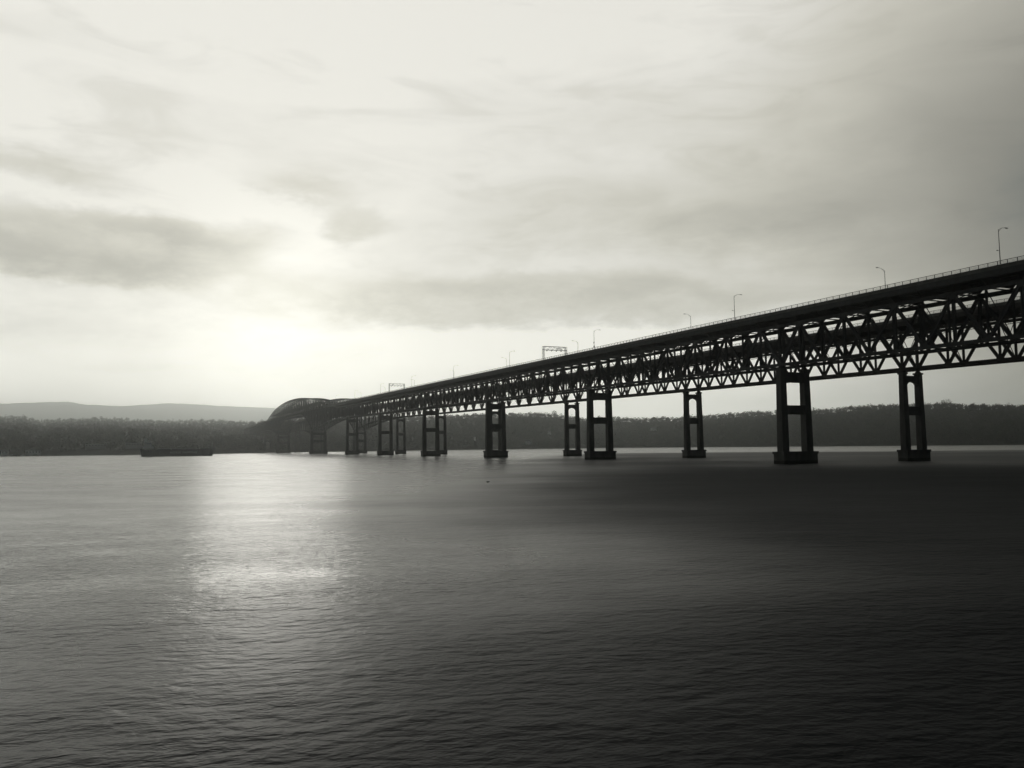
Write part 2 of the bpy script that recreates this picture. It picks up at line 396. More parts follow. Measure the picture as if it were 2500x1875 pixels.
def round_tree(x, hgt, wid, label):
    X, Y, Z = at_bank(x, .985)
    o = empty('bare_tree', (X, Y, Z - .5)); tag(o, label, 'tree', 'single trees standing above the ridge line')
    tb = MB().tube([(0, 0, 0), (.3, 0, hgt * .35), (0, .2, hgt * .7)], [.7, .45, .2], 6)
    for k in range(9):
        t_ = k * 2.4; z0 = hgt * (.3 + .05 * k)
        tb.tube([(.1, .1, z0), (math.cos(t_) * wid * .5, math.sin(t_) * wid * .5, z0 + hgt * .18), (math.cos(t_) * wid * .8, math.sin(t_) * wid * .8, min(hgt * .93, z0 + hgt * .34))], [.25, .14, .05], 5)
    tb.build('trunk', BARK, o)
    mb = MB()
    for k in range(520):
        d = Vector([rnd.gauss(0, 1) for _ in range(3)]).normalized() * (rnd.uniform(.3, 1) ** .5)
        p = Vector((d.x * wid, d.y * wid, hgt * .66 + d.z * hgt * .36)); s_ = rnd.uniform(.3, 1.1)
        mb.add([p + Vector([rnd.gauss(0, s_) for _ in range(3)]) * .8 for _ in range(3)], [(0, 1, 2)])
    mb.build('crown', WOOD, o)
conifer(101, 27, 'pointed conifer rising in the dip of the left skyline')
conifer(298, 24, 'narrow conifer above the ridge just left of the cargo ship')
conifer(456, 25, 'dark conifer on the skyline above the middle of the cargo ship')
round_tree(226, 23, 8, 'pale round topped tree on the skyline left of the cargo ship')
round_tree(246, 25, 9, 'highest broad crowned tree on the skyline left of the cargo ship')
round_tree(1352, 24, 9, 'round crowned tree on the ridge just left of the second near pier')
conifer(1986, 22, 'small pointed tree on the ridge right of the largest near pier')
round_tree(2311, 22, 13, 'broad tree crown making the top of the ridge at the right side')

# ------------------------------------------------------------------ bridges
TH = R(24.32); SPAN = 129.5
PIERS = [-2, -1, 0, 1, 2, 3, 4.03, 5.08, 6.58, 8.93, 10.43, 11.45, 12.45]
T_END = 13.2; MID = 7.755
def rail_z(t):
    if t < 5.5: return 52.4 + (1.29 if t > 0 else 1.15) * t
    u_ = t - 5.5
    if u_ < 4.51: return 59.495 + 1.29 * u_ - 1.29 * u_ * u_ / 4.51
    return 59.495 - 1.29 * (u_ - 4.51)
def low_z(t):
    if t > MID: t2 = 2 * MID - t
    else: t2 = t
    if t2 < 5.08:
        return (33.4 + 1.45 * t) if t <= MID else rail_z(t) - 18.2
    base = 33.4 + 1.45 * 5.08
    if t2 < 6.58:
        u_ = (t2 - 5.08) / 1.5; return base - (base - 30) * u_ ** 2.3
    u_ = min(1.0, (t2 - 6.58) / .78); return 30 + 24.5 * (1 - (1 - u_) ** 2.1)
def top_z(t):
    z = rail_z(t) - 5.75
    if 5.08 < t < 10.9: z = max(z, 80.0 - 4.2 * (t - 7.98) ** 2)
    return z
def half(t, h0, hm):
    t2 = min(t, 2 * MID - t); k = max(0, min(1, (t2 - 5.08) / 1.4)); k = k * k * (3 - 2 * k)
    return h0 + (hm - h0) * k
unit_i = MB()                       # unit I-shaped member along +Z, 1 x 1 section
prof_i = [(-.5, -.5), (.5, -.5), (.5, -.36), (.16, -.36), (.16, .36), (.5, .36), (.5, .5), (-.5, .5), (-.5, .36), (-.16, .36), (-.16, -.36), (-.5, -.36)]
for z in (0, 1): unit_i.v += [(x_, y_, z) for x_, y_ in prof_i]
unit_i.f += [(k, (k + 1) % 12, 12 + (k + 1) % 12, 12 + k) for k in range(12)] + [tuple(range(11, -1, -1)), tuple(range(12, 24))]
unit_b = MB().box((-.5, -.5, 0), (.5, .5, 1))
def member(mesh, name, parent, p, q, w, d):
    """a member from p to q: w across the bridge, d in the plane of the truss"""
    p, q = Vector(p), Vector(q); zv = q - p; Lh = zv.length; zv.normalize()
    xv = Vector((1, 0, 0)); xv = (xv - zv * xv.dot(zv))
    xv = xv.normalized() if xv.length > .1 else Vector((0, 1, 0)); yv = zv.cross(xv)
    o = put(bpy.data.objects.new(name, mesh), parent)
    M = Matrix(((xv.x * w, yv.x * d, zv.x * Lh, p.x), (xv.y * w, yv.y * d, zv.y * Lh, p.y), (xv.z * w, yv.z * d, zv.z * Lh, p.z), (0, 0, 0, 1)))
    o.matrix_local = M
    return o

def bridge(name, origin, label, steel, h0, hd, style, pw, near_posts):
    root = empty(name, (origin[0], origin[1], 0), TH); tag(root, label, 'bridge')
    mi = unit_i.mesh('member', steel); mbx = unit_b.mesh('strut', steel)
    ts = [-2.3 + .05 * k for k in range(int((T_END + 2.3) / .05) + 1)]
    hm = h0 + 3.3
    def path(lat, zf, tt=ts): return [(lat(t) if callable(lat) else lat, t * SPAN, zf(t)) for t in tt]
    # deck, road, beams
    mb = MB(); mb.sweep(path(0, rail_z), [(-hd, -1.95), (hd, -1.95), (hd, -1.42), (-hd, -1.42)]); mb.build('deck_slab', DECKM, root)
    mb = MB(); mb.sweep(path(0, rail_z), [(-hd + .7, -1.415), (hd - .7, -1.415), (hd - .7, -1.35), (-hd + .7, -1.35)]); mb.build('road_surface', ASPH, root)
    for sx in (-1, 1):
        mb = MB(); mb.sweep(path(sx * (hd - .27), rail_z), sec(.5, .42, -1.2)); mb.build('kerb', DECKM, root)
        mb = MB(); mb.sweep(path(sx * (hd - .16), rail_z), sec(.3, 1.5, -2.7)); mb.sweep(path(sx * (hd - .16), rail_z), sec(.62, .1, -3.5)); mb.build('fascia_beam', steel, root)
        mb = MB()
        for zz, hh_ in ((0, .13), (-.33, .06), (-.62, .06), (-.88, .08)): mb.sweep(path(sx * (hd - .2), rail_z), sec(.07, hh_, zz))
        rl = mb.build('railing', steel, root)
        post = MB().box((-.06, -.06, -1.02), (.06, .06, .02)).box((-.12, -.1, -1.0), (.12, .1, -.9)).mesh('railing_post', steel)
        s0 = -245.0; cnt = 0; rest = MB()
        ipos = 0
        while s0 < T_END * SPAN - 3:
            z = rail_z(s0 / SPAN)
            if sx < 0 and near_posts and -95 < s0 < 660 and cnt < 300:
                o = put(bpy.data.objects.new('railing_post', post), rl); o.location = (sx * (hd - .2), s0, z); cnt += 1
            else:
                rest.box((sx * (hd - .2) - .05, s0 - .05, z - 1.0), (sx * (hd - .2) + .05, s0 + .05, z))
            s0 += 2.52
        rest.build('small_railing_posts', steel, rl)['kind'] = 'stuff'
    for k in range(5):
        x_ = (k - 2) * hd * .4
        mb = MB(); mb.sweep(path(x_, rail_z), sec(.4, .95, -2.45)); mb.build('stringer', steel, root)
    # catwalk slung below the floor beams
    mb = MB(); cz_ = lambda t: rail_z(t) - 7.3
    tc_ = [t for t in ts if t < 5.2]
    mb.sweep(path(0, cz_, tc_), sec(.9, .09, 0))
    for x_ in (-.45, .45):
        for zz in (.55, 1.05): mb.sweep(path(x_, cz_, tc_), sec(.06, .06, zz))
    s0 = -245
    while s0 < 5.15 * SPAN:
        z = cz_(s0 / SPAN)
        for x_ in (-.45, .45): mb.bar((x_, s0, z), (x_, s0, z + 1.4), .06)
        s0 += 4.6
    mb.build('catwalk', steel, root)
    # node positions
    nodes = []
    for a, c_ in zip(PIERS[:-1], PIERS[1:]):
        nb = max(6, round((c_ - a) * SPAN / 18.6))
        for k in range(nb): nodes.append((a + (c_ - a) * k / nb, k == 0))
    nodes.append((PIERS[-1], True))
    nd, nv, ng = 0, 0, 0
    for sx in (-1, 1):
        lat = lambda t: sx * half(t, h0, hm)
        tl = [a for a, _ in nodes]
        mids = [(a + b_) / 2 for a, b_ in zip(tl[:-1], tl[1:])]
        allt = sorted(tl + mids)
        mb = MB(); mb.sweep(path(lat, top_z, allt), sec(.7, 1.0)); mb.build('top_chord', steel, root)
        mb = MB(); mb.sweep(path(lat, low_z, allt), sec(.7, 1.0)); mb.build('lower_chord', steel, root)
        gp = MB().add([(-.36, -1.5, -.5), (-.36, 1.5, -.5), (-.36, 1.5, .2), (-.36, .55, 1.35), (-.36, -.55, 1.35), (-.36, -1.5, .2),
                       (.36, -1.5, -.5), (.36, 1.5, -.5), (.36, 1.5, .2), (.36, .55, 1.35), (.36, -.55, 1.35), (.36, -1.5, .2)],
                      [(5, 4, 3, 2, 1, 0), (6, 7, 8, 9, 10, 11)] + [(k, (k + 1) % 6, 6 + (k + 1) % 6, 6 + k) for k in range(6)]).mesh('gusset_plate', steel)
        P = lambda t, zf: (lat(t), t * SPAN, zf(t))
        for i, (a, isp) in enumerate(nodes):
            dk = 1.2 if isp else .98
            mf = .62 if 5.6 < a < 10 else 1.0          # lighter members in the tall arched part
            if True:
                member(mi, 'vertical', root, P(a, low_z), P(a, top_z), .6, 1.0 if isp else (.66 if style == 'fan' or 6 < a < 9.5 else .42) * mf)
            g = put(bpy.data.objects.new('gusset_plate', gp), root); g.location = P(a, low_z)
            if i + 1 < len(nodes):
                b_ = nodes[i + 1][0]; mmm = (a + b_) / 2
                member(mi, 'diagonal', root, P(a, low_z), P(mmm, top_z), .56, dk * mf)
                member(mi, 'diagonal', root, P(mmm, top_z), P(b_, low_z), .56, (.98 if not nodes[i + 1][1] else 1.2) * mf)
                if style == 'vee' or 6 < a < 9.5:
                    member(mi, 'vertical', root, P(mmm, low_z), P(mmm, top_z), .6, .8 * mf)
                if a < 6:
                    g = put(bpy.data.objects.new('gusset_plate', gp), root); g.location = P(mmm, top_z); g.rotation_euler = (math.pi, 0, 0)
    for i, (a, isp) in enumerate(nodes):
        tt = [a] + ([(a + nodes[i + 1][0]) / 2] if i + 1 < len(nodes) else [])
        for j, t in enumerate(tt):
            hf = half(t, h0, hm); zt, zl, rz_, s_ = top_z(t), low_z(t), rail_z(t), t * SPAN
            # floor beam with tapering ends under the deck
            zb, zu = rz_ - 5.2, rz_ - 3.0
            mb = MB(); e = hd - .35; k = .26
            mb.add([(-e, s_ - k, zu), (-e, s_ - k, zu - .7), (-hf, s_ - k, zb), (hf, s_ - k, zb), (e, s_ - k, zu - .7), (e, s_ - k, zu),
                    (-e, s_ + k, zu), (-e, s_ + k, zu - .7), (-hf, s_ + k, zb), (hf, s_ + k, zb), (e, s_ + k, zu - .7), (e, s_ + k, zu)] if hf < e else
                   [(-hf, s_ - k, zu), (-hf, s_ - k, zb), (-hf * .5, s_ - k, zb), (hf * .5, s_ - k, zb), (hf, s_ - k, zb), (hf, s_ - k, zu),
                    (-hf, s_ + k, zu), (-hf, s_ + k, zb), (-hf * .5, s_ + k, zb), (hf * .5, s_ + k, zb), (hf, s_ + k, zb), (hf, s_ + k, zu)],
                   [(0, 1, 2, 3, 4, 5), (11, 10, 9, 8, 7, 6)] + [((q + 1) % 6, q, 6 + q, 6 + (q + 1) % 6) for q in range(6)])
            mb.build('floor_beam', steel, root)
            MB().bar((-hf, s_, zl), (hf, s_, zl), .34, .34).build('cross_strut', steel, root)
            mb = MB()
            if t < 5.2 or t > 10.3:
                mb.bar((-hf, s_, zt), (hf, s_, zt), .3, .3)
                if j == 0:
                    mb.bar((-hf, s_, zl + .2), (hf, s_, zt - .4), .17); mb.bar((hf, s_, zl + .2), (-hf, s_, zt - .4), .17)
            elif zt > rz_ + 6:
                MB().bar((-hf, s_, zt), (hf, s_, zt), .4, .5).build('cross_strut', steel, root); mb.bar((-hf, s_, rz_ + 5.2), (hf, s_, rz_ + 5.2), .4, .5)
                if zt > rz_ + 9:
                    mb.bar((-hf, s_, rz_ + 5.2), (hf, s_, zt), .2); mb.bar((hf, s_, rz_ + 5.2), (-hf, s_, zt), .2)
            if mb.v: mb.build('sway_frame', steel, root)
    tl = [a for a, _ in nodes]
    for f_, lo, hi in ((low_z, -9, 99), (top_z, -9, 5.1), (top_z, 5.1, 2 * MID - 5.1), (top_z, 2 * MID - 5.1, 99)):
        mb = MB()
        for a, b_ in zip(tl[:-1], tl[1:]):
            if not lo <= a < hi: continue
            if f_ is top_z and 5.1 < a < 2 * MID - 5.1 and (top_z(a) < rail_z(a) + 5.5 or top_z(b_) < rail_z(b_) + 5.5): continue
            ha, hb = half(a, h0, hm), half(b_, h0, hm)
            mb.bar((-ha, a * SPAN, f_(a)), (hb, b_ * SPAN, f_(b_)), .26, .2); mb.bar((ha, a * SPAN, f_(a)), (-hb, b_ * SPAN, f_(b_)), .26, .2)
        mb.build('lateral_bracing', steel, root)
    # piers
    for t in PIERS:
        hf = half(t, h0, hm) if t < 12 else h0; s_ = t * SPAN; main = t in (6.58, 8.93); k = 1.45 if main else 1.0
        ztop = low_z(t) - 1.1
        lw0, lw1 = pw[0] * k, pw[1] * k
        fw = hf + lw0 + pw[2] * k; fd = pw[3] * k
        mb = MB(); mb.box((-fw, s_ - fd, -3), (fw, s_ + fd, 3.3)); mb.box((-fw - .25, s_ - fd - .25, 3.3), (fw + .25, s_ + fd + .25, 4.1))
        ft = mb.build('pier_footing', CONC, root)
        for sx in (-1, 1):
            MB().frustum(4.1, ztop - .8, (sx * (hf + .15), s_), (lw0, lw0 * .95), (sx * hf, s_), (lw1, lw1 * .95)).build('pier_leg', CONC, ft)
            MB().frustum(ztop - .8, ztop - .15, (sx * hf, s_), (lw1 + .25, lw1 + .25), (sx * hf, s_), (lw1 + .25, lw1 + .25)).build('leg_cap', CONC, ft)
            MB().frustum(ztop - .15, ztop + .8, (sx * hf, s_), (.8, .8), (sx * hf, s_), (.35, .4)).build('bearing', steel, ft)
        dpt = lw1 * .7
        z1 = ztop - 1.3; z0 = z1 - (3.5 if style == 'vee' else 2.6)
        inn = hf - lw1 * .9
        if style == 'vee':
            MB().box((-inn - .4, s_ - dpt, z0), (inn + .4, s_ + dpt, z1)).build('top_crossbeam', CONC, ft)
        else:
            mb = MB(); g0 = -inn - .4; g1 = inn + .4
            pf = [(g0, z0 - 1.0), (g0 + .6, z0 - 1.0), (g0 + 1.5, z0), (0, z0 + .55), (g1 - 1.5, z0), (g1 - .6, z0 - 1.0), (g1, z0 - 1.0), (g1, z1), (g0, z1)]
            mb.add([(a_, s_ - dpt, c_) for a_, c_ in pf] + [(a_, s_ + dpt, c_) for a_, c_ in pf],
                   [tuple(range(9)), tuple(range(17, 8, -1))] + [((q + 1) % 9, q, 9 + q, 9 + (q + 1) % 9) for q in range(9)])
            mb.build('top_crossbeam', CONC, ft)
        zm = 4.1 + (ztop - 4.1) * .5
        MB().box((-inn - .4, s_ - dpt * .9, zm - 1.6), (inn + .4, s_ + dpt * .9, zm + 1.5)).build('middle_crossbeam', CONC, ft)
    # abutment where the bridge comes ashore
    s_ = T_END * SPAN
    MB().box((-hd - 1, s_ - 6, -2), (hd + 1, s_ + 30, rail_z(T_END) - 1.96)).build('abutment', CONC, root)
    return root
OA, OB = (95.94, 271.11), (146.12, 291.02)
bridge('truss_bridge', OA, 'nearer dark steel deck truss bridge on wide concrete piers, in front of its twin', STEEL, 5.2, 7.3, 'vee', (1.42, 1.18, .75, 2.5), True)
bridge('truss_bridge', OB, 'farther dark steel deck truss bridge on slender piers, seen behind the nearer bridge trusses', STEEL_B, 4.0, 6.4, 'fan', (1.25, 1.0, .55, 2.1), False)

def on_bridge(org, lat, s_):
    x_, y_ = org; return Vector((x_ + math.cos(TH) * lat - math.sin(TH) * s_, y_ + math.sin(TH) * lat + math.cos(TH) * s_, rail_z(s_ / SPAN)))
# ------------------------------------------------------------------ street lamps on the nearer bridge
def lamp(sx, s_, label, extra, grp, hgt=8.6):
    p = on_bridge(OA, sx * 7.25, s_); root = empty('street_lamp', (p.x, p.y, p.z - .92), TH + (0 if sx < 0 else math.pi)); tag(root, label, 'street lamp', grp)
    H = hgt + .92
    MB().tube([(0, 0, 0), (0, 0, .5), (0, 0, H * .93)], [.16, .12, .07], 8).build('pole', GALV, root)
    MB().tube([(0, 0, H * .86), (.55, 0, H * .93), (1.4, 0, H * .985), (2.3, 0, H), (2.9, 0, H)], .045, 6).tube([(0, 0, H * .93), (.7, 0, H * .96), (1.4, 0, H * .985)], .035, 6).build('arm', GALV, root)
    hd_ = MB().add([(2.7, -.16, H - .06), (3.75, -.13, H - .05), (3.75, .13, H - .05), (2.7, .16, H - .06), (2.75, -.1, H + .12), (3.6, -.08, H + .07), (3.6, .08, H + .07), (2.75, .1, H + .12)],
             [(3, 2, 1, 0), (4, 5, 6, 7), (0, 1, 5, 4), (1, 2, 6, 5), (2, 3, 7, 6), (3, 0, 4, 7)]).build('lamp_head', GALV, root)
    MB().frustum(H - .14, H - .06, (3.25, 0), (.2, .08), (3.25, 0), (.3, .11)).build('lens', LENS, hd_)
    if extra == 1:
        MB().bar((-.85, 0, H * .36), (.1, 0, H * .36), .07).box((-1.0, -.12, H * .36 - .1), (-.7, .12, H * .36 + .12)).build('side_bracket', GALV, root)
    if extra == 2:
        MB().box((-.28, -.2, H * .3), (.1, .2, H * .3 + .55)).box((-.25, -.25, 1.0), (.2, .25, 1.7)).build('control_box', GALV, root)
    return root
near_s = [(-79.5, 'rightmost street lamp on the near railing, with a small side bracket on its pole', 1),
          (20, 'tall street lamp on the near railing above the largest near pier, with a side bracket', 1),
          (121, 'near railing street lamp right of the larger gantry, with a box low on its pole', 2),
          (220, 'street lamp on the near railing, first one left of the nearer overhead gantry', 0),
          (316, 'street lamp on the near railing, second one left of the nearer overhead gantry', 0),
          (415, 'street lamp on the near railing, just right of the farther overhead gantry', 0),
          (513, 'street lamp on the near railing, just left of the farther overhead gantry', 0),
          (615, 'tiny street lamp on the near railing, second one left of the farther overhead gantry', 0),
          (710, 'tiny hazy street lamp nearest to the arched span on the near railing', 0)]
for s_, lb, ex in near_s: lamp(-1, s_, lb, ex, 'street lamps along the near railing')
far_s = [(-33, 'street lamp on the far railing with its arm reaching left, closest to the right edge'),
         (65, 'street lamp on the far railing, second from the right, arm reaching left'),
         (163, 'faint street lamp on the far railing beside the right leg of the nearer gantry'),
         (257, 'short looking street lamp on the far railing left of the nearer gantry, arm reaching left'),
         (355, 'street lamp on the far railing, fifth from the right, arm reaching left'),
         (454, 'street lamp on the far railing right of the farther gantry, arm reaching left'),
         (550, 'tiny street lamp on the far railing left of the farther gantry'),
         (648, 'faint street lamp on the far railing nearest to the arched span')]
for s_, lb in far_s: lamp(1, s_, lb, 0, 'street lamps along the far railing')

# ------------------------------------------------------------------ overhead gantries
def gantry(s_, top, label, panel):
    p = on_bridge(OA, 0, s_); root = empty('overhead_gantry', (p.x, p.y, p.z - .92), TH); tag(root, label, 'gantry', 'overhead gantries on the nearer bridge')
    H = top - (p.z - .92)
    for x_ in (-6.9, 6.9):
        mb = MB()
        for y_ in (-.75, .75):
            for q in (-.32, .32): mb.bar((x_ + q, y_, -.3), (x_ + q, y_, H), .13)
        z_ = .3; fl = 1
        while z_ < H - 1.2:
            mb.bar((x_ - .32, -.75 * fl, z_), (x_ - .32, .75 * fl, z_ + 1.2), .07); mb.bar((x_ + .32, -.75 * fl, z_), (x_ + .32, .75 * fl, z_ + 1.2), .07)
            mb.bar((x_ - .32, -.75 * fl, z_), (x_ + .32, -.75 * fl, z_ + 1.2), .06); z_ += 1.2; fl = -fl
        mb.build('tower_leg', GALV, root)
    mb = MB()
    for y_ in (-.75, .75):
        for z_ in (H, H - 1.9): mb.bar((-7.2, y_, z_), (7.2, y_, z_), .15)
        for k in range(10):
            a_ = -7.0 + 1.4 * k; mb.bar((a_, y_, H if k % 2 else H - 1.9), (a_ + 1.4, y_, H - 1.9 if k % 2 else H), .08)
    for k in range(11): mb.bar((-7 + 1.4 * k, -.75, H), (-7 + 1.4 * k, .75, H), .08)
    mb.build('truss_beam', GALV, root)
    for k in range(4):
        x_ = -5.1 + 2.9 * k
        c_ = MB().bar((x_, -.6, H - 1.9), (x_, -.6, H - 2.25), .09).box((x_ - .22, -.95, H - 2.6), (x_ + .22, -.3, H - 2.2)).build('camera_unit', GALV, root)
    if panel: MB().box((.6, -.95, H - 1.35), (3.9, -.82, H - .95)).build('sign_panel', STEEL, root)
    else: MB().box((-4.3, -.95, H - 1.4), (-3.3, -.82, H - .7)).build('sign_panel', STEEL, root)
gantry(176, 60.7, 'larger lattice gantry spanning the road deck at the middle of the photo', True)
gantry(484, 64.0, 'smaller lattice gantry spanning the road deck near the arched span', False)

# ------------------------------------------------------------------ cargo ship
sx0, sy0 = 342, 1113.6
def on_water(x, y, z=0.0):
    d = ray(x, y); k = (CAM_H - z) / -d.z; return Vector((d.x * k, d.y * k, z))
bowp, stp = on_water(343, 1113.6), on_water(522, 1111.4)
def level_at(x, D): d = ray(x, 1000); return Vector((d.x / d.y * D, D, 0))
p0, p1 = level_at(337, 872), level_at(531, 905)
Ls = (p1 - p0).length
ship = empty('cargo_ship', (p0 + p1) / 2, math.atan2(p1.y - p0.y, p1.x - p0.x)); tag(ship, 'long dark cargo ship with a pale deckhouse at its left end off the wooded bank', 'ship')
st = [(-1.0, 1.5, 8.9), (-.985, 4.5, 8.9), (-.93, 6.2, 8.7), (-.80, 6.9, 7.6), (-.62, 7, 7.2), (0, 7, 7.1), (.6, 7, 7.3), (.8, 6.2, 8.0), (.92, 3.8, 8.8), (1.0, .3, 9.6)]
def hull_mb(zlo, zhi, g=0.0):
    mb = MB(); n_ = 4; v = []
    for k, (u_, hw, zt) in enumerate(st):
        x_ = u_ * Ls / 2; zh = min(zt, zhi) if zhi else zt
        und = .93 if -.9 < u_ < .9 else .88
        v += [(x_ * (und + .07), -(hw + g), zh), (x_ * und if abs(u_) > .9 else x_, -(hw + g) * (.86 if abs(u_) < .7 else .6), zlo),
              (x_ * und if abs(u_) > .9 else x_, (hw + g) * (.86 if abs(u_) < .7 else .6), zlo), (x_ * (und + .07), (hw + g), zh)]
    f_ = []
    for k in range(len(st) - 1):
        for q in range(4): f_.append((k * 4 + q, k * 4 + (q + 1) % 4, (k + 1) * 4 + (q + 1) % 4, (k + 1) * 4 + q))
    f_ += [(3, 2, 1, 0), tuple((len(st) - 1) * 4 + q for q in range(4))]
    return mb.add(v, f_)
hull_mb(-1.5, None).build('hull', HULL, ship)
def sb(name, a, c_, mat, par=ship): return MB().box(a, c_).build(name, mat, par)
X1 = -Ls / 2
mb = MB()
hl = len(st)
sb('deckhouse', (X1 + 5.5, -5.2, 8.0), (X1 + 16.5, 5.2, 11.2), WHITE)
wh = sb('wheelhouse', (X1 + 7.5, -4.6, 11.2), (X1 + 14.5, 4.6, 16.4), WHITE)
for k in range(4): sb('window', (X1 + 8.0 + 1.65 * k, -4.66, 13.6), (X1 + 9.2 + 1.65 * k, -4.5, 14.7), GLASS, wh)
sb('bridge_wing', (X1 + 8.5, -6.6, 12.9), (X1 + 12.5, 6.6, 13.2), WHITE)
MB().frustum(16.4, 20.5, (X1 + 8.8, 0), (1.6, 1.5), (X1 + 8.4, 0), (1.2, 1.2)).build('funnel', WHITE, ship)
MB().tube([(X1 + 12.5, 0, 16.4), (X1 + 12.5, 0, 24.5)], [.3, .12], 6).bar((X1 + 12.5, -1.5, 19), (X1 + 12.5, 1.5, 19), .12).bar((X1 + 11.4, 0, 20.4), (X1 + 13.6, 0, 20.4), .12).build('radar_mast', GREY, ship)
for k in range(4):
    x_ = X1 + 21 + 14.2 * k; h_ = sb('hatch_coaming', (x_, -5, 7.0), (x_ + 12.4, 5, 8.3), HULL); sb('hatch_cover', (x_ - .15, -5.15, 8.3), (x_ + 12.55, 5.15, 8.75), GREY, h_)
MB().tube([(-X1 - 5.0, 0, 8.6), (-X1 - 5.0, 0, 15.5)], [.28, .1], 6).build('foremast', GREY, ship)
sb('forecastle_winch', (-X1 - 9.5, -2.5, 8.2), (-X1 - 7.5, 2.5, 9.6), GREY)
mb = MB()
for sy in (-1, 1):
    for k in range(int(Ls * .62 / 3)):
        x_ = X1 + 17 + 3 * k; mb.bar((x_, sy * 6.9, 7.1), (x_, sy * 6.9, 8.2), .06)
    for z_ in (7.65, 8.2): mb.bar((X1 + 17, sy * 6.9, z_), (X1 + 17 + Ls * .62, sy * 6.9, z_), .05)
mb.build('deck_rail', GREY, ship)
cu = bpy.data.curves.new('hull_lettering', 'FONT'); cu.body = 'NORSE SHIPPING'; cu.size = 3.3; cu.space_character = 1.12; cu.extrude = .02; cu.align_x = 'CENTER'; cu.resolution_u = 3
to = bpy.data.objects.new('tmp_text', cu); COL.objects.link(to)
bpy.context.view_layer.update()
tm = bpy.data.meshes.new_from_object(to.evaluated_get(bpy.context.evaluated_depsgraph_get())); bpy.data.objects.remove(to)
LETM = material('hull_letter_paint', (.30, .31, .32), (.24, .25, .26), .8, .6, .3)
tm.materials.clear(); tm.materials.append(LETM); tm.name = 'hull_lettering'
lo = put(bpy.data.objects.new('hull_lettering', tm), ship); tilt = math.atan2(7 - 7 * .86, 8.6)
lo.rotation_euler = (R(90) + tilt, 0, 0); lo.location = (Ls * .075, -(7 * .86 + (2.9 + 1.5) * (7 * .14) / 8.65) - .06, 2.9)

# ------------------------------------------------------------------ small buildings, boats and sheds on the far bank
def house(x, y, w, d, h_, label, wall=WHITE, D=None, flat=False, nwin=3, turn=0.0, cat='house', name='house'):
    """x, y: where the foot of the house was surveyed"""
    a = math.atan((x - 1250) / F_PX)
    x_ = x; best = None
    for k in range(400):
        u_ = k / 400.; X, Y, Z = at_bank(x_, u_)
        yy = hz(x) - (Z - CAM_H) / Y * F_PX
        if best is None or abs(yy - y) < best[0]: best = (abs(yy - y), X, Y, Z)
    _, X, Y, Z = best
    o = empty(name, (X, Y, Z + 3.5), -a + turn); tag(o, label, cat)
    MB().box((-w / 2, -d / 2, -5), (w / 2, d / 2, h_)).build('wall', wall, o)
    if flat: MB().box((-w / 2 - .3, -d / 2 - .3, h_), (w / 2 + .3, d / 2 + .3, h_ + .5)).build('roof', GREY, o)
    else:
        e = .5; rr = h_ + d * .32
        MB().add([(-w / 2 - e, -d / 2 - e, h_), (w / 2 + e, -d / 2 - e, h_), (w / 2 + e, d / 2 + e, h_), (-w / 2 - e, d / 2 + e, h_), (-w / 2 - e, 0, rr), (w / 2 + e, 0, rr)],
                 [(0, 1, 5, 4), (2, 3, 4, 5), (0, 4, 3), (1, 2, 5), (3, 2, 1, 0)]).build('roof', ROOF, o)
    for k in range(nwin):
        wx = -w / 2 + w * (k + .5) / nwin
        MB().box((wx - .7, -d / 2 - .06, h_ * .35), (wx + .7, -d / 2 + .1, h_ * .75)).build('window', GLASS, o)
    # clear the trees in front of it so that it can be seen
    return X, Y, w, Z
clear = []
clear.append(house(327, 1093, 24, 12, 4.5, 'long low pale roofed building behind the left end of the cargo ship', GREY, flat=True, nwin=6))
clear.append(house(235, 1095, 30, 10, 3.5, 'faint long grey building on the slope left of the cargo ship', GREY, flat=True, nwin=7))
clear.append(house(308, 1066, 9, 8, 5, 'small pale house high on the slope above the left end of the cargo ship', WHITE))
clear.append(house(1594, 1052, 18, 10, 5.5, 'wide white house on the wooded slope left of the slender far bridge pier', WHITE, nwin=5))
clear.append(house(1288, 1084, 17, 9, 4.5, 'pale house near the water between two middle piers', WHITE, nwin=4))
clear.append(house(1158, 1076, 5, 5, 6, 'tiny white hut by the water left of the middle pier', WHITE, nwin=1))
clear.append(house(1340, 1060, 9, 8, 4, 'grey house among the trees between the middle piers', GREY, nwin=2))
clear.append(house(13, 1112, 9, 7, 4, 'white boat shed on the shore at the left edge of the photo', WHITE, nwin=2))
clear.append(house(83, 1111, 20, 9, 4.5, 'long pale boathouse on the shore, right of the white shed', WHITE, nwin=5))
